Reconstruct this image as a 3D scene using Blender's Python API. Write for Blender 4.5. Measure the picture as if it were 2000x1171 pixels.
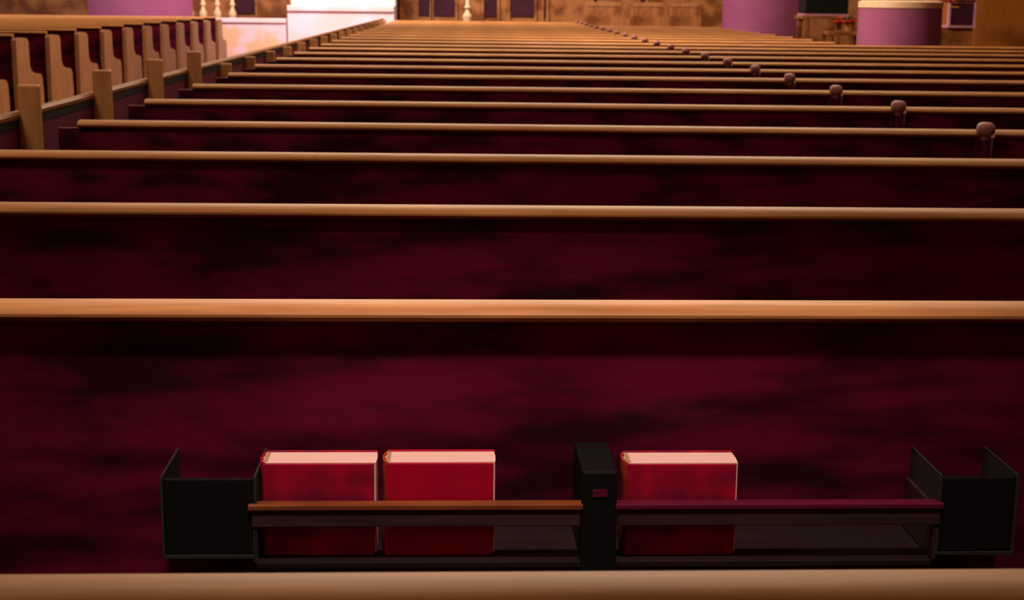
import bpy, bmesh, math, random
from mathutils import Vector, Matrix
random.seed(4)
for o in list(bpy.data.objects): bpy.data.objects.remove(o)
SC = bpy.context.scene; C = SC.collection

# ---------------------------------------------------------------- camera
F_PX = 2943.0
yaw, pitch, roll = 0.0266311, 0.1992479, 0.0109055
CAM_Z = 1.275768
fw = Vector((math.sin(yaw)*math.cos(pitch), math.cos(yaw)*math.cos(pitch), -math.sin(pitch)))
rt = Vector((math.cos(yaw), -math.sin(yaw), 0)); up = rt.cross(fw)
r2 = rt*math.cos(roll) + up*math.sin(roll); u2 = up*math.cos(roll) - rt*math.sin(roll)
cd = bpy.data.cameras.new('camera'); cam = bpy.data.objects.new('camera', cd); C.objects.link(cam)
cam.matrix_world = Matrix(((r2.x, u2.x, -fw.x, 0), (r2.y, u2.y, -fw.y, 0), (r2.z, u2.z, -fw.z, CAM_Z), (0, 0, 0, 1)))
cd.sensor_width = 36; cd.sensor_fit = 'HORIZONTAL'; cd.lens = 36*F_PX/2000.0
cd.clip_start = 0.05; cd.clip_end = 200
cd.dof.use_dof = True; cd.dof.focus_distance = 1.9; cd.dof.aperture_fstop = 16
SC.camera = cam

# ---------------------------------------------------------------- world, lights, exposure
W = bpy.data.worlds.new('world'); SC.world = W; W.use_nodes = True
W.node_tree.nodes['Background'].inputs[0].default_value = (1.0, 0.82, 0.66, 1)
W.node_tree.nodes['Background'].inputs[1].default_value = 0.02
vs = SC.view_settings
vs.view_transform = 'Standard'; vs.look = 'None'; vs.gamma = 1; vs.use_curve_mapping = False; vs.exposure = 0.0

def area(name, loc, target, sx, sy, power, col):
    d = bpy.data.lights.new(name, 'AREA'); d.shape = 'RECTANGLE'; d.size = sx; d.size_y = sy; d.energy = power; d.color = col
    o = bpy.data.objects.new(name, d); C.objects.link(o); o.location = loc
    o.rotation_euler = (Vector(target) - Vector(loc)).to_track_quat('-Z', 'Y').to_euler(); return o
WARM = (1.0, 0.78, 0.56)
# lamps hanging over the nave, thrown back over the pews
for i, (y, p) in enumerate(((5.0, 92), (9.5, 215), (14.5, 270), (20.0, 170))):
    area('nave_light', (0.6, y, 5.2), (0.3, y-2.6, 0.6), 7.0, 0.8, p, WARM)
# ceiling spotlight above and behind the viewer, on the hymnal rack
sd = bpy.data.lights.new('rack_spot', 'SPOT'); sd.energy = 480; sd.color = (1.0, 0.76, 0.70); sd.shadow_soft_size = 0.12
sd.spot_size = math.radians(28); sd.spot_blend = 1.0
so_ = bpy.data.objects.new('rack_spot', sd); C.objects.link(so_); so_.location = (0.10, 0.35, 4.3)
so_.rotation_euler = (Vector((0.02, 1.93, 0.70)) - so_.location).to_track_quat('-Z', 'Y').to_euler()
# weak unseen fill added behind the viewer for camera-facing wood
area('rear_fill', (0.0, -2.6, 4.6), (0.0, 9.0, 0.6), 7.0, 1.5, 10, WARM)
area('aisle_post_fill', (-2.0, 1.6, 3.6), (-1.35, 5.2, 0.7), 0.8, 0.6, 38, WARM)  # unseen fill added to lift the partition posts by the left aisle
area('drum_fill', (0.7, 12.7, 3.2), (4.4, 15.0, 0.9), 0.8, 0.8, 140, WARM)  # unseen lamp added to brighten the drum's left side and rim
# lamp over the left aisle, from the right side of the left pew block
area('aisle_light', (-1.8, 13.0, 4.6), (-3.6, 15.5, 0.4), 1.0, 9.0, 90, WARM)
# area light added front above to brighten the chancel marble
area('chancel_light', (-2.6, 20.5, 4.6), (-2.6, 24.3, 0.9), 1.8, 1.2, 330, (1.0, 0.86, 0.90))
area('left_window_light', (-8.8, 17.0, 3.6), (3.0, 18.0, 1.0), 8.0, 2.4, 420, (1.0, 0.86, 0.84))

# ---------------------------------------------------------------- materials
def mat(name, base, rough=0.5, spec=0.5, var=None, scale=(1, 1, 1), ns=8.0, bump=0.0, stops=(0.35, 0.65), spec_tint=None):
    m = bpy.data.materials.new(name); m.use_nodes = True; nt = m.node_tree; b = nt.nodes['Principled BSDF']
    b.inputs['Base Color'].default_value = (*base, 1); b.inputs['Roughness'].default_value = rough
    b.inputs['Specular IOR Level'].default_value = spec
    tc = nt.nodes.new('ShaderNodeTexCoord'); mp = nt.nodes.new('ShaderNodeMapping'); mp.inputs['Scale'].default_value = scale
    nt.links.new(tc.outputs['Object'], mp.inputs['Vector'])
    n = nt.nodes.new('ShaderNodeTexNoise'); n.inputs['Scale'].default_value = ns; n.inputs['Detail'].default_value = 5
    nt.links.new(mp.outputs[0], n.inputs['Vector'])
    r = nt.nodes.new('ShaderNodeValToRGB')
    v = var or tuple(c*0.8 for c in base)
    r.color_ramp.elements[0].position = stops[0]; r.color_ramp.elements[0].color = (*v, 1)
    r.color_ramp.elements[1].position = stops[1]; r.color_ramp.elements[1].color = (*base, 1)
    nt.links.new(n.outputs['Fac'], r.inputs[0]); nt.links.new(r.outputs[0], b.inputs['Base Color'])
    if bump:
        bp = nt.nodes.new('ShaderNodeBump'); bp.inputs['Strength'].default_value = bump; bp.inputs['Distance'].default_value = 0.002
        nt.links.new(n.outputs['Fac'], bp.inputs['Height']); nt.links.new(bp.outputs[0], b.inputs['Normal'])
    return m
M = {}
M['rail'] = mat('golden_oak_rail', (0.56, 0.235, 0.074), 0.45, 0.2, (0.40, 0.155, 0.040), (0.6, 9, 9), 9, 0.15)
M['back'] = mat('dark_mahogany_back', (0.165, 0.0060, 0.030), 0.5, 0.12, (0.035, 0.004, 0.010), (1.1, 4, 4), 5, 0.1, (0.36, 0.60))
M['seat'] = mat('dark_seat', (0.05, 0.008, 0.008), 0.6, 0.2)
M['end'] = mat('oak_pew_end', (0.46, 0.20, 0.072), 0.5, 0.3, (0.33, 0.13, 0.04), (6, 6, 0.8), 6, 0.1)
M['cap'] = mat('oak_cap', (0.34, 0.13, 0.04), 0.5, 0.3)
M['post'] = mat('oak_post', (0.60, 0.27, 0.10), 0.5, 0.3, (0.48, 0.19, 0.06), (6, 6, 0.8), 6, 0.1)
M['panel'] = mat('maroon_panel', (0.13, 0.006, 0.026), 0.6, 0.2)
M['rack'] = mat('dark_rack_wood', (0.055, 0.030, 0.026), 0.35, 0.4, (0.040, 0.020, 0.018), (1, 8, 8), 8)
M['rackdark'] = mat('dark_shelf_wood', (0.022, 0.012, 0.012), 0.5, 0.2)
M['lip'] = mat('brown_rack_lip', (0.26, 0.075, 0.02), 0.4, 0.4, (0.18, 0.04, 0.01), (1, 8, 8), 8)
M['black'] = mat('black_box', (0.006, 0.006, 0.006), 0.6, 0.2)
M['grey'] = mat('grey_edge', (0.035, 0.035, 0.035), 0.5, 0.3)
M['cover'] = mat('crimson_cover', (0.54, 0.001, 0.03), 0.5, 0.25, (0.44, 0.001, 0.026), (1, 1, 1), 20)
M['cover_worn'] = mat('worn_crimson_cover', (0.50, 0.003, 0.03), 0.5, 0.25, (0.20, 0.006, 0.03), (1, 1, 1), 22)
M['page'] = mat('cream_pages', (0.95, 0.60, 0.56), 0.8, 0.1, (0.92, 0.56, 0.42), (1, 60, 1), 10)
M['spine'] = mat('orange_red_spine', (0.5, 0.05, 0.02), 0.6, 0.2, (0.4, 0.03, 0.015), (1, 1, 1), 30)
M['cloth_band'] = mat('tan_headband', (0.55, 0.32, 0.16), 0.8, 0.1)
M['floor'] = mat('dark_red_floor', (0.10, 0.012, 0.02), 0.5, 0.3, (0.06, 0.01, 0.014), (1, 1, 1), 4)
M['wall'] = mat('brown_plaster', (0.30, 0.13, 0.05), 0.8, 0.2, (0.18, 0.065, 0.015), (1, 1, 1), 3.5)
M['ceiling'] = mat('ceiling_boards', (0.14, 0.07, 0.035), 0.8, 0.2)
M['mauve'] = mat('mauve_stone', (0.34, 0.088, 0.19), 0.6, 0.2, (0.30, 0.075, 0.16), (1, 1, 1), 3)
M['cream'] = mat('cream_stone', (0.86, 0.58, 0.38), 0.6, 0.3, (0.80, 0.50, 0.30), (1, 1, 1), 6)
M['marble'] = mat('white_marble', (0.92, 0.69, 0.77), 0.4, 0.4, (0.90, 0.62, 0.60), (1, 1, 1), 1.6, 0, (0.42, 0.55))
M['peach'] = mat('peach_marble', (0.84, 0.48, 0.28), 0.4, 0.4, (0.88, 0.60, 0.66), (1, 1, 1), 2.0, 0, (0.40, 0.5))
M['dpurple'] = mat('dark_purple_panel', (0.06, 0.010, 0.022), 0.6, 0.2, (0.03, 0.003, 0.008), (1, 1, 1), 2.5)
M['brown'] = mat('brown_wood', (0.40, 0.15, 0.045), 0.5, 0.3, (0.18, 0.05, 0.008), (1, 1, 1), 3, 0, (0.42, 0.56))
M['booth'] = mat('booth_wood', (0.42, 0.14, 0.022), 0.5, 0.3, (0.36, 0.11, 0.016), (5, 5, 1), 4)
M['brass'] = mat('pale_brass', (0.86, 0.56, 0.32), 0.4, 0.5)
M['redflower'] = mat('red_petals', (0.80, 0.05, 0.025), 0.6, 0.2)
M['yellow'] = mat('yellow_petals', (0.75, 0.42, 0.02), 0.6, 0.2)
M['leaf'] = mat('leaf', (0.05, 0.07, 0.02), 0.6, 0.2)
M['pinkcloth'] = mat('pink_trim', (0.62, 0.27, 0.36), 0.7, 0.2)

# ---------------------------------------------------------------- helpers
def box(bm, x0, x1, y0, y1, z0, z1, bev=0.0):
    g = bmesh.ops.create_cube(bm, size=1.0); vs_ = g['verts']
    for v in vs_:
        v.co = Vector(((x0+x1)/2 + v.co.x*(x1-x0), (y0+y1)/2 + v.co.y*(y1-y0), (z0+z1)/2 + v.co.z*(z1-z0)))
    if bev:
        es = list({e for v in vs_ for e in v.link_edges})
        bmesh.ops.bevel(bm, geom=es, offset=bev, segments=2, affect='EDGES', profile=0.5)
def prism(bm, pts, axis, a, b):
    """closed outline extruded along an axis; pts are the other two coordinates in order"""
    def mk(p, t):
        return {'x': (t, p[0], p[1]), 'y': (p[0], t, p[1]), 'z': (p[0], p[1], t)}[axis]
    v0 = [bm.verts.new(mk(p, a)) for p in pts]; v1 = [bm.verts.new(mk(p, b)) for p in pts]
    bm.faces.new(v0); bm.faces.new(v1[::-1])
    n = len(pts)
    for i in range(n): bm.faces.new((v0[i], v1[i], v1[(i+1) % n], v0[(i+1) % n]))
    bmesh.ops.recalc_face_normals(bm, faces=bm.faces)
def lathe(bm, prof, cx=0, cy=0, n=32):
    rings = []
    for r, z in prof:
        rings.append([bm.verts.new((cx + r*math.cos(2*math.pi*i/n), cy + r*math.sin(2*math.pi*i/n), z)) for i in range(n)])
    for a, b in zip(rings, rings[1:]):
        for i in range(n): bm.faces.new((a[i], a[(i+1) % n], b[(i+1) % n], b[i]))
    bm.faces.new(rings[0][::-1]); bm.faces.new(rings[-1])
    bmesh.ops.recalc_face_normals(bm, faces=bm.faces)
def obj(name, bm, m, parent=None, smooth=False, label=None):
    me = bpy.data.meshes.new(name); bm.to_mesh(me); bm.free(); me.materials.append(M[m])
    if smooth:
        for p in me.polygons: p.use_smooth = True
        me.set_sharp_from_angle(angle=math.radians(40))
    o = bpy.data.objects.new(name, me); C.objects.link(o)
    if parent: o.parent = parent
    if label: o['label'] = label
    return o
def B(): return bmesh.new()
def bxo(name, dims, m, parent=None, bev=0.0, label=None):
    b = B(); box(b, *dims, bev); return obj(name, b, m, parent, label=label)
def thing(name, label, cat, loc=(0, 0, 0), rz=0, group=None):
    o = bpy.data.objects.new(name, None); C.objects.link(o); o.location = loc; o.rotation_euler = (0, 0, rz)
    o.empty_display_size = 0.1
    o['label'] = label; o['category'] = cat
    if group: o['group'] = group
    return o
def tag(o, label, cat, group=None):
    o['label'] = label; o['category'] = cat
    if group: o['group'] = group
    return o
def dup(root, loc, rz, label, group=None):
    def cp(o, par):
        c = o.copy(); C.objects.link(c); c.parent = par
        for ch in kids[o]: cp(ch, c)
        return c
    kids = {}
    def walk(o):
        kids[o] = list(o.children)
        for c in kids[o]: walk(c)
    walk(root)
    r = cp(root, None); r.location = loc; r.rotation_euler = (0, 0, rz); r['label'] = label
    if group: r['group'] = group
    return r
def struct(name, dims, m, parent=None):
    o = bxo(name, dims, m, parent)
    if not parent: o['kind'] = 'structure'
    return o

# ---------------------------------------------------------------- the setting
struct('floor', (-9.5, 8.5, -3.5, 27.5, -0.2, 0.0), 'floor')
struct('ceiling', (-9.5, 8.5, -3.5, 27.5, 7.0, 7.2), 'ceiling')
struct('wall_left', (-9.7, -9.5, -3.5, 27.5, 0, 7.0), 'wall')
struct('wall_right', (8.5, 8.7, -3.5, 27.5, 0, 7.0), 'wall')
struct('wall_back', (-9.7, 8.7, -3.7, -3.5, 0, 7.0), 'wall')
struct('wall_front', (-9.7, 8.7, 27.5, 27.7, 0, 7.0), 'wall')

# ---------------------------------------------------------------- pews
S = 0.9
RAIL = [(0.0, 0.900), (-0.012, 0.9005), (-0.024, 0.8995), (-0.033, 0.8972), (-0.039, 0.8935), (-0.0430, 0.8890), (-0.0430, 0.8855),
        (-0.039, 0.8815), (-0.032, 0.8782), (-0.022, 0.8768), (0.0, 0.8768)]
def back_pts(dz=0):
    return [(-0.022, 0.8765), (-0.002, 0.8765), (0.030, 0.46), (0.030, 0.10), (0.008, 0.10), (0.008, 0.46)]
def make_pew(name, x0, x1, label, group, ends, dz=0.0, rx=0.0):
    t = thing(name, label, 'pew', (0, 0, 0), 0, group)
    b = B(); prism(b, [(p[0], p[1]+dz) for p in RAIL], 'x', x0+rx, x1); obj('top_rail', b, 'rail', t, True)
    b = B(); prism(b, [(p[0], p[1]+(dz if p[1] > .8 else 0)) for p in back_pts()], 'x', x0+0.002, x1-0.002); obj('back_panel', b, 'back', t)
    b = B(); prism(b, [(0.031, 0.425), (0.031, 0.455), (0.42, 0.465), (0.445, 0.455), (0.445, 0.430), (0.42, 0.425)], 'x', x0+0.002, x1-0.002)
    obj('seat', b, 'seat', t)
    if 'brackets' in ends:
        for x in (x0+0.12, x1-0.12):
            b = B(); prism(b, [(0.031, 0.0), (0.40, 0.0), (0.37, 0.10), (0.37, 0.424), (0.031, 0.424)], 'x', x-0.02, x+0.02)
            obj('leg', b, 'seat', t)
    if 'post' in ends:          # slim divider post with a rounded knob at the right end
        xc = 1.5085
        p = bxo('divider_post', (xc-0.006, xc+0.006, -0.062, -0.048, 0.0, 0.872), 'panel', t, 0.004)
        b = B(); lathe(b, [(0.009, 0.872), (0.013, 0.878), (0.013, 0.884), (0.022, 0.889), (0.027, 0.898), (0.027, 0.912), (0.023, 0.920), (0.014, 0.925), (0.005, 0.926)], xc, -0.056, 20)
        obj('knob', b, 'mauveknob', p, True)
        b = B(); prism(b, [(-0.03, 0.0), (0.40, 0.0), (0.40, 0.60), (0.34, 0.66), (0.10, 0.70), (0.02, 0.85), (-0.03, 0.865)], 'x', xc-0.014, xc+0.014)
        obj('end_panel', b, 'back', t)
    if 'right_end' in ends:
        b = B(); prism(b, [(p[0], min(p[1], 0.86 if not dz else 9)) for p in END], 'x', x1, x1+0.035); obj('end_panel', b, 'end', t)
    if 'left_end' in ends:
        b = B(); prism(b, [(-0.05, 0.0), (0.40, 0.0), (0.40, 0.66), (0.10, 0.70), (0.02, 0.86), (-0.05, 0.865)], 'x', x0-0.03, x0); obj('end_panel', b, 'end', t)
    return t
M['mauveknob'] = mat('dark_rose_knob', (0.42, 0.15, 0.13), 0.5, 0.4)
# outline of the side-block pew ends: tall narrow back, wide lower part under the arm
END = [(-0.07, 0.0), (0.60, 0.0), (0.60, 0.50), (0.585, 0.60), (0.54, 0.635), (0.40, 0.645), (0.30, 0.665), (0.26, 0.71), (0.25, 0.80),
       (0.25, 0.89), (0.21, 0.918), (0.10, 0.925), (-0.04, 0.925), (-0.07, 0.91)]
ORD = ['nearest', 'second', 'third', 'fourth', 'fifth', 'sixth', 'seventh', 'eighth', 'ninth', 'tenth', 'eleventh', 'twelfth', 'thirteenth',
       'fourteenth', 'fifteenth', 'sixteenth', 'seventeenth', 'eighteenth', 'nineteenth', 'twentieth', 'twenty-first', 'twenty-second',
       'twenty-third', 'twenty-fourth', 'twenty-fifth']
FIT = {0: (0.947, 0.0172), 1: (1.862, 0.0158), 2: (2.736, 0.0055), 3: (3.639, -0.0083), 4: (4.505, -0.026), 5: (5.431, -0.022), 6: (6.367, -0.0185), 7: (7.30, -0.010)}
def row(k):
    return FIT.get(k, (0.951 + k*S + (0.05 if k < 12 else 0), -0.008))
NMAIN = 25
G = 'long pews of the middle block'
def lab(k):
    extra = {0: 'golden-railed pew at the bottom edge of the picture, nearest row of the middle block',
             1: 'dark red pew with hymnals in its rack, second row of the middle block',
             2: 'pew directly in front of the hymnal pew, third row of the middle block',
             NMAIN-1: 'farthest golden-brown pew of the middle block, before the chancel'}
    return extra.get(k, 'long golden-railed dark pew, %s row of the middle block' % ORD[k])
short0 = make_pew('long_pew', -1.235, 1.492, lab(4), G, ('brackets', 'post'), 0.0, 0.065)
def place(proto, used, k, lb, g, y, a):
    if not used: proto.location = (0, y, 0); proto.rotation_euler = (0, 0, a); proto['label'] = lb; proto['group'] = g; return proto
    return dup(proto, (0, y, 0), a, lb, g)
main = {}
uw = us = False
for k in range(NMAIN):
    y, a = row(k)
    if k < 4: main[k] = place(short0, us, k, lab(k), G, y, a); us = True
    else: main[k] = place(short0, us, k, lab(k), G, y, a); us = True

GR = 'pews of the right block'
long0 = make_pew('side_pew', 1.542, 6.2, '', GR, ('brackets',))
stub0 = make_pew('side_pew', 1.542, 3.20, '', GR, ('brackets', 'right_end'))
fl = fs = False
for k in range(4, 22):
    y, a = row(k); 
    lb = 'golden-railed pew right of the knobs, %s visible row of the right block' % ORD[k-4]
    if k < 14: place(long0, fl, k, lb, GR, y, a); fl = True
    else: place(stub0, fs, k, 'shorter ' + lb, GR, y, a); fs = True

GL = 'pews of the left block across the aisle'
left0 = make_pew('aisle_pew', -8.2, -3.435, '', GL, ('brackets', 'right_end'), 0.055)
fl = False
for j in range(12):
    y = 10.6 + 0.9*j
    lb = 'pale oak pew across the left aisle, %s of the block' % (ORD[j] if j < 11 else 'farthest')
    place(left0, fl, j, lb, GL, y, 0); fl = True

# ---------------------------------------------------------------- book rack on the second pew
P1 = main[1]; ya, ra = row(1)
def pt(x): return x        # rack lives in the pew's own coordinates
rk = 0
def yy(y): return y - ya
b = B()
box(b, -0.262, 0.176, yy(1.735), yy(1.872), 0.592, 0.600, 0.001)
box(b, 0.176, 0.565, yy(1.735), yy(1.872), 0.592, 0.600, 0.001)
box(b, -0.378, 0.69, yy(1.850), yy(1.878), 0.570, 0.592, 0.001)
rack = obj('book_rack', b, 'rackdark', P1)
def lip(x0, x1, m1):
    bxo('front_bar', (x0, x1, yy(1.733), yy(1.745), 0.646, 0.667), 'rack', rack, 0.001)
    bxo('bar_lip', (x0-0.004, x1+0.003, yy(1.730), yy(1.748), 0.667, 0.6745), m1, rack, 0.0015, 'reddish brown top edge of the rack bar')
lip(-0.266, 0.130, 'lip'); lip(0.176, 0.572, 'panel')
# centre divider and outer pockets
b = B(); box(b, 0.131, 0.174, yy(1.731), yy(1.866), 0.560, 0.716, 0.003); div = obj('divider', b, 'black', rack)
b = B(); box(b, 0.144, 0.162, yy(1.7295), yy(1.731), 0.684, 0.693); obj('label_plate', b, 'panel', div)
for xa in (-0.262, 0.568): bxo('side_stop', (xa-0.003, xa+0.002, yy(1.735), yy(1.872), 0.600, 0.667), 'rack', rack, 0.001)
for x0, x1, z0, z1 in ((-0.371, -0.263, 0.610, 0.706), (0.572, 0.664, 0.610, 0.706)):
    fr = B()
    box(fr, x0-0.003, x0, yy(1.735), yy(1.865), z0-0.003, z1+0.003); box(fr, x1, x1+0.003, yy(1.735), yy(1.865), z0-0.003, z1+0.003)
    box(fr, x0, x1, yy(1.735), yy(1.872), z0-0.004, z0)
    pk = obj('card_pocket', fr, 'grey', rack)
    bxo('pocket_front', (x0, x1, yy(1.737), yy(1.742), z0, z1), 'black', pk, 0.002, 'black pocket front')

# ---------------------------------------------------------------- hymnals
def make_book(label, x, y, w, h, d, mcover, mspine, tilt=0.0):
    t = thing('hymnal', label, 'book', (x, y, 0.6005), ra, 'crimson books in the pew rack')
    cv = B()
    box(cv, 0.004, w-0.0025, 0, 0.003, 0, h-0.001, 0.0012)
    box(cv, 0.004, w, d-0.003, d, 0, h+0.0015, 0.0012)
    obj('cover', cv, mcover, t)
    # rounded spine on the left
    sp = B(); n = 10; pts = []
    for i in range(n+1):
        a = math.pi/2 + math.pi*i/n; pts.append((0.007 + 0.008*math.cos(a), d/2 + (d/2)*math.sin(a)))
    for i in range(n, -1, -1):
        a = math.pi/2 + math.pi*i/n; pts.append((0.007 + 0.0055*math.cos(a), d/2 + (d/2-0.0025)*math.sin(a)))
    prism(sp, pts, 'z', 0, h); obj('spine', sp, mspine, t, True)
    # page block, slightly swollen along the fore-edge
    pg = B(); pts = [(0.006, 0.0036)]
    for i in range(7):
        f = i/6; pts.append((w-0.0005 + 0.001*math.sin(math.pi*f), 0.0036 + (d-0.0072)*f))
    pts.append((0.006, d-0.0036)); pts.append((0.002, d/2))
    prism(pg, pts, 'z', 0.003, h-0.0005); obj('page_block', pg, 'page', t, label='cream page edges')
    bd = B(); box(bd, 0.0035, 0.009, 0.006, d-0.006, h-0.0004, h+0.0006); obj('headband', bd, 'cloth_band', t)
    return t
make_book('crimson hymnal with cream page edges, leftmost book in the left rack bay', -0.257, 1.7535, 0.141, 0.118, 0.050, 'cover_worn', 'cover')
make_book('bright crimson hymnal beside the divider side of the left rack bay', -0.108, 1.7545, 0.137, 0.119, 0.050, 'cover', 'spine')
make_book('dark crimson hymnal standing alone in the right rack bay', 0.1855, 1.7565, 0.141, 0.118, 0.050, 'cover_worn', 'spine')

# ---------------------------------------------------------------- partition along the left aisle
pt_ = thing('aisle_partition', 'low oak post and rail partition closing the left ends of the middle pews', 'partition', (-1.33, 2.0, 0))
Y0 = 2.0
b = B(); prism(b, [(-0.055, 0.900), (-0.025, 0.900), (-0.022, 0.912), (-0.028, 0.920), (-0.050, 0.920), (-0.057, 0.912)], 'y', 2.71-Y0, 23.0-Y0)
obj('cap_rail', b, 'cap', pt_, True)
for k in range(2, NMAIN):
    y = 0.951 + k*S - Y0
    bb = B(); box(bb, -0.030, 0.035, y, y+0.030, 0.0, 1.0 if k < 8 else 0.905, 0.006); obj('post', bb, 'post', pt_)
    if k < NMAIN-1:
        y2 = y + S
        fr = B(); box(fr, -0.050, -0.0305, y+0.001, y2-0.001, 0.05, 0.872)
        pn = obj('panel', fr, 'panel', pt_, label='dark maroon infill panel')
        bb = B(); box(bb, -0.050, -0.028, y+0.031, y2-0.001, 0.873, 0.899); obj('shadow_strip', bb, 'black', pn)  # black strip standing in for the shade under the cap rail

# ---------------------------------------------------------------- chancel: parapet, altar block, screen
pp = thing('marble_parapet', 'low bright peach marble parapet beyond the left aisle', 'parapet', (-4.3, 24.2, 0))
bxo('wall_block', (-0.30, 1.34, 0, 0.35, 0.08, 0.81), 'peach', pp, 0.01)
bxo('capstone', (-0.33, 1.34, -0.03, 0.38, 0.81, 0.88), 'marble', pp, 0.012)
bxo('plinth', (-0.33, 1.34, -0.04, 0.39, 0.0, 0.08), 'peach', pp, 0.01)
ab = thing('white_altar', 'tall glaring white marble altar block at the end of the aisle', 'altar', (-2.1, 24.2, 0))
bxo('front_slab', (-0.84, 0.84, 0, 0.9, 0.10, 1.00), 'marble', ab, 0.01)
bxo('table_slab', (-0.84, 0.84, -0.04, 0.94, 1.0, 1.09), 'marble', ab, 0.012)
bxo('retable', (-0.84, 0.84, 0.45, 0.9, 1.09, 2.2), 'marble', ab, 0.01)
bxo('step', (-0.84, 0.84, -0.15, 0.94, 0.0, 0.10), 'marble', ab, 0.01)

def screen(x0, x1, y, label, bays):
    t = thing('chancel_screen', label, 'screen', ((x0+x1)/2, y, 0), 0, 'panelled chancel screens')
    cx = (x0+x1)/2
    bxo('frame', (x0-cx, x1-cx, 0.04, 0.10, 0, 2.3), 'brown', t)
    bxo('sill', (x0-cx, x1-cx, 0.0, 0.14, 0, 0.80), 'brown', t)
    bxo('top_beam', (x0-cx, x1-cx, -0.02, 0.14, 2.3, 2.42), 'brown', t)
    for a, b_ in bays:
        st = bxo('inset_panel', (a-cx, b_-cx, 0.012, 0.039, 0.93, 2.2), 'dpurple', t)
        for xx in (a, b_): bxo('stile', (xx-0.02-cx, xx+0.02-cx, -0.01, 0.0395, 0.801, 2.29), 'brown', t)
    return t
screen(-9.0, -4.95, 25.6, 'mottled brown chancel screen behind the left pew block', ())
screen(-4.9, -1.3, 25.6, 'brown screen with purple panels behind the white altar', ((-4.02, -3.62),))
screen(-1.25, 2.0, 25.6, 'panelled brown screen with dark purple bays right of the altar', ((-0.95, -0.70), (-0.72, -0.30), (0.14, 0.40), (0.58, 1.02), (1.14, 1.22)))
screen(2.05, 6.5, 25.6, 'mottled brown screen behind the right pew block', ((2.75, 2.88),))

def candlestick(x, y, h, label, s=1.0):
    t = thing('candlestick', label, 'candlestick', (x, y, 0), 0, 'tall pale candlesticks')
    b = B(); lathe(b, [(0.075, 0), (0.075, 0.03), (0.05, 0.08), (0.03, 0.16), (0.03, 0.5), (0.055*s, 0.56), (0.03, 0.62), (0.028, 0.80), (0.06*s, 0.90), (0.065*s, 0.95),
                       (0.03, 1.02), (0.028, 1.05), (0.05*s, 1.08), (0.03, 1.12), (0.025, h-0.35), (0.07, h-0.31), (0.07, h-0.29)], 0, 0, 20)
    obj('stem', b, 'brass', t, True)
    b = B(); lathe(b, [(0.022, h-0.289), (0.022, h), (0.006, h+0.004)], 0, 0, 16); obj('candle', b, 'cream', t, True)
    return t
area('screen_fill', (0.0, 21.5, 5.0), (0.0, 25.6, 1.0), 14.0, 0.6, 420, WARM)  # wide unseen fill added to brighten the brown screens
for x, lb in ((-4.74, 'leftmost pale turned candlestick beyond the left pews'), (-4.58, 'pale candlestick close beside the leftmost one'),
              (-4.37, 'thick pale turned candlestick at the end of the left pew block'),
              (-4.14, 'thin dim candlestick between the thick one and the marble parapet'), (-3.90, 'pale candlestick standing over the marble parapet corner')):
    candlestick(x, 24.85, 1.75, lb, 1.0)
candlestick(-0.11, 24.5, 1.75, 'single bright candlestick right of the white altar', 1.2)

# ---------------------------------------------------------------- columns and the right side
def column(x, y, r, label):
    t = thing('column', label, 'column', (x, y, 0), 0, 'mauve round columns')
    b = B(); lathe(b, [(r*1.12, 0), (r*1.12, 0.25), (r*1.02, 0.32)], 0, 0, 48); obj('base', b, 'mauve', t, True)
    b = B(); lathe(b, [(r, 0.321), (r, 1.36)], 0, 0, 64); obj('drum', b, 'mauve', t, True)
    b = B(); lathe(b, [(r*0.99, 1.361), (r*1.03, 1.40), (r*0.99, 1.44)], 0, 0, 48); obj('moulding', b, 'cream', t, True)
    b = B(); lathe(b, [(r*0.9, 1.441), (r*0.86, 6.6)], 0, 0, 48); obj('shaft', b, 'mauve', t, True)
    b = B(); lathe(b, [(r*0.9, 6.601), (r*1.15, 6.8), (r*1.15, 6.995)], 0, 0, 48); obj('capital', b, 'cream', t, True)
    return t
column(-4.95, 22.9, 0.76, 'broad mauve column behind the left pew block')
column(4.45, 23.3, 0.66, 'broad mauve column behind the short right pews')
pd = thing('drum_pedestal', 'round mauve drum pedestal with a pale lit rim among the right pews', 'pedestal', (4.12, 14.75, 0))
b = B(); lathe(b, [(0.46, 0), (0.46, 0.10), (0.43, 0.16)], 0, 0, 64); obj('base', b, 'mauve', pd, True)
b = B(); lathe(b, [(0.42, 0.161), (0.40, 0.80), (0.395, 1.19)], 0, 0, 64); obj('drum', b, 'mauve', pd, True)
b = B(); lathe(b, [(0.385, 1.191), (0.40, 1.20), (0.40, 1.255), (0.36, 1.27)], 0, 0, 64); obj('rim', b, 'cream', pd, True, 'pale peach stone rim')

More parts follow.
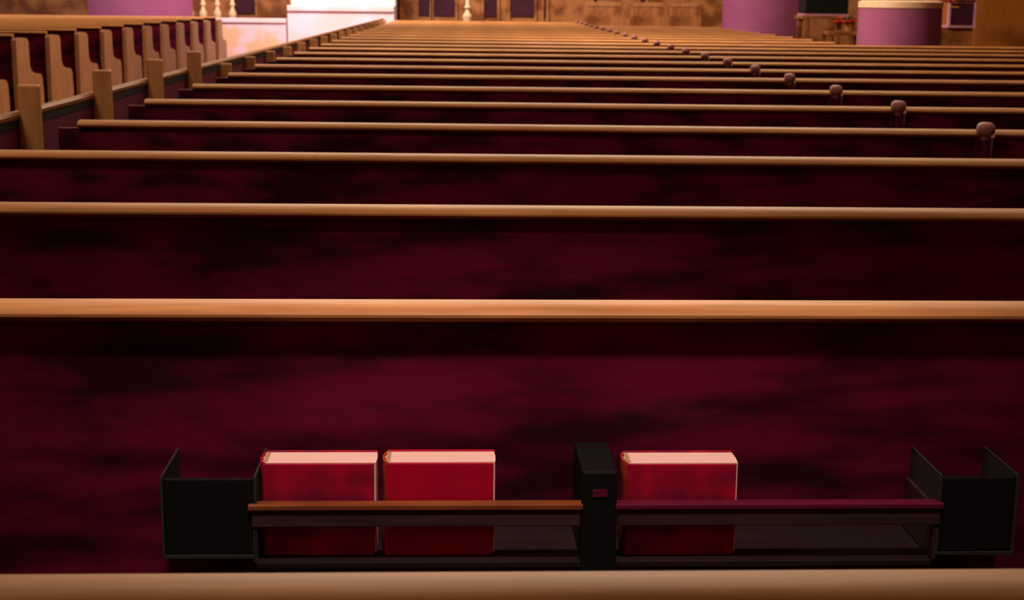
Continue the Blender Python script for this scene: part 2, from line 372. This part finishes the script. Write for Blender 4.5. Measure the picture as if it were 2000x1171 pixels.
def flower(name, label, x, y, z, stem_z, heads, petal):
    t = thing(name, label, 'flowers', (x, y, z))
    b = B(); lathe(b, [(0.05, 0), (0.065, 0.10), (0.06, 0.11)], 0, 0, 20); obj('pot', b, 'brown', t, True)
    lf = B()
    for i in range(9):
        a = 2*math.pi*i/9; r = 0.09
        prism(lf, [(0.0, 0.10), (r*0.5, 0.16), (r, 0.13), (r*0.5, 0.12)], 'y', -0.012, 0.012)
        vs_ = lf.verts[:][-8:] if False else [v for v in lf.verts if not v.tag]
        for v in vs_: v.co = Matrix.Rotation(a, 3, 'Z') @ v.co; v.tag = True
    obj('leaves', lf, 'leaf', t)
    for hx, hy, hz, s, m in heads:
        b = B()
        for i in range(7):
            a = 2*math.pi*i/7 + hx*20
            v = [b.verts.new(Matrix.Rotation(a, 3, 'Z') @ Vector(c)) for c in ((0, 0, 0), (s*.5, -s*.28, s*.25), (s, 0, s*.1), (s*.5, s*.28, s*.25), (s*.5, 0, s*.05))]
            b.faces.new((v[0], v[1], v[4])); b.faces.new((v[1], v[2], v[4])); b.faces.new((v[2], v[3], v[4])); b.faces.new((v[3], v[0], v[4]))
        for v in b.verts: v.co += Vector((hx, hy, hz))
        so = obj('bloom', b, m, t)
        md = so.modifiers.new('thick', 'SOLIDIFY'); md.thickness = 0.004
    return t
flower('potted_flowers', 'small red bloom with a yellow one on the right edge of the drum rim', 4.355, 14.64, 1.2715, 0,
       ((0.175, -0.06, -0.005, 0.075, 'redflower'), (0.0, -0.03, 0.12, 0.08, 'redflower'), (0.225, -0.08, -0.065, 0.05, 'yellow')), 'redflower')
fl_ = [o for o in C.objects if o.name.startswith('potted_flowers')][-1]
b = B(); prism(b, [(0.0, 0.10), (0.10, 0.085), (0.17, 0.02), (0.22, -0.06), (0.225, -0.055), (0.18, 0.03), (0.105, 0.093), (0.0, 0.108)], 'y', -0.06, -0.054)
obj('drooping_stem', b, 'leaf', fl_)
st = thing('plant_stand', 'small brown wooden stand left of the drum pedestal', 'stand', (3.92, 16.2, 0))
bxo('top', (-0.20, 0.20, -0.15, 0.15, 0.90, 0.94), 'brown', st, 0.005)
for sx in (-1, 1):
    for sy in (-1, 1): bxo('leg', (sx*0.17-0.02, sx*0.17+0.02, sy*0.12-0.02, sy*0.12+0.02, 0, 0.899), 'brown', st)
flower('potted_flowers', 'low bright red flowers on the stand left of the drum', 3.97, 16.15, 0.941, 0,
       ((0.05, -0.05, 0.10, 0.11, 'redflower'), (-0.08, -0.04, 0.09, 0.11, 'redflower'), (0.0, 0.03, 0.13, 0.11, 'redflower')), 'redflower')
tb = thing('draped_table', 'table under a dark cloth with a pale fringe between column and drum', 'table', (4.25, 18.6, 0))
bxo('cloth', (-0.26, 0.26, -0.2, 0.2, 1.10, 1.32), 'black', tb, 0.01)
bxo('fringe', (-0.27, 0.27, -0.21, 0.21, 1.075, 1.099), 'pinkcloth', tb)
bxo('table_top', (-0.30, 0.36, -0.22, 0.22, 1.04, 1.074), 'brown', tb)
for sx in (-1, 1):
    for sy in (-1, 1): bxo('leg', (sx*0.24-0.03, sx*0.24+0.03, sy*0.17-0.03, sy*0.17+0.03, 0, 1.039), 'brown', tb)
lc = thing('kneeler_desk', 'dark purple desk with pinkish edges right of the drum', 'desk', (4.95, 15.7, 0))
bxo('front', (-0.04, 0.20, 0, 0.04, 1.021, 1.25), 'dpurple', lc)
bxo('lower_front', (-0.16, 0.20, 0, 0.04, 0.0, 0.999), 'brown', lc)
for xx in (-0.06, 0.20): bxo('edge_strip', (xx, xx+0.02, -0.01, 0.045, 1.021, 1.254), 'pinkcloth', lc)
bxo('shelf', (-0.08, 0.22, -0.05, 0.30, 1.00, 1.02), 'pinkcloth', lc)
bxo('book_slope', (-0.08, 0.22, 0.02, 0.30, 1.255, 1.28), 'dpurple', lc)
cf = thing('confessional', 'plain brown wooden booth at the far right behind the pews', 'booth', (6.35, 16.6, 0))
bxo('carcass', (-1.05, 1.2, 0, 1.3, 0.06, 2.4), 'booth', cf, 0.01)
bxo('plinth', (-1.2, 1.22, -0.25, 1.3, 0, 0.06), 'booth', cf)
bxo('corner_post', (-1.10, -1.06, -0.03, 0.1, 0.061, 2.4), 'booth', cf)
bxo('cornice', (-1.12, 1.25, -0.06, 1.35, 2.401, 2.52), 'booth', cf, 0.01)
for a, c in ((-0.9, 0.0), (0.15, 1.05)):
    d = bxo('door', (a, c, -0.025, -0.001, 0.12, 2.25), 'booth', cf, 0.008)
    bxo('knob', (c-0.09, c-0.06, -0.05, -0.026, 1.05, 1.08), 'brass', d, 0.006)
# wooden stalls between the chancel screen and the last pews
for i, (x, w) in enumerate(((2.05, 0.55), (2.75, 0.5), (3.35, 0.45))):
    t = thing('choir_chair', ['brown wooden chair, leftmost beyond the last pews', 'brown wooden chair in the middle of the three beyond the pews',
                              'brown wooden chair nearest the right mauve column'][i], 'chair', (x, 24.3, 0), 0, 'wooden chairs beyond the last pews')
    bxo('seat', (-w/2, w/2, 0, 0.42, 0.42, 0.46), 'brown', t)
    bxo('backrest', (-w/2+0.03, w/2-0.03, -0.02, 0.0, 0.60, 1.12), 'brown', t, 0.004)
    bxo('top_rail', (-w/2, w/2, -0.03, 0.01, 1.121, 1.19), 'end', t, 0.006)
    for sx in (-1, 1):
        bxo('leg', (sx*w/2-0.02, sx*w/2+0.02, -0.03, 0.01, 0.0, 1.12), 'brown', t)
        bxo('leg', (sx*w/2-0.02, sx*w/2+0.02, 0.38, 0.42, 0.0, 0.419), 'brown', t)
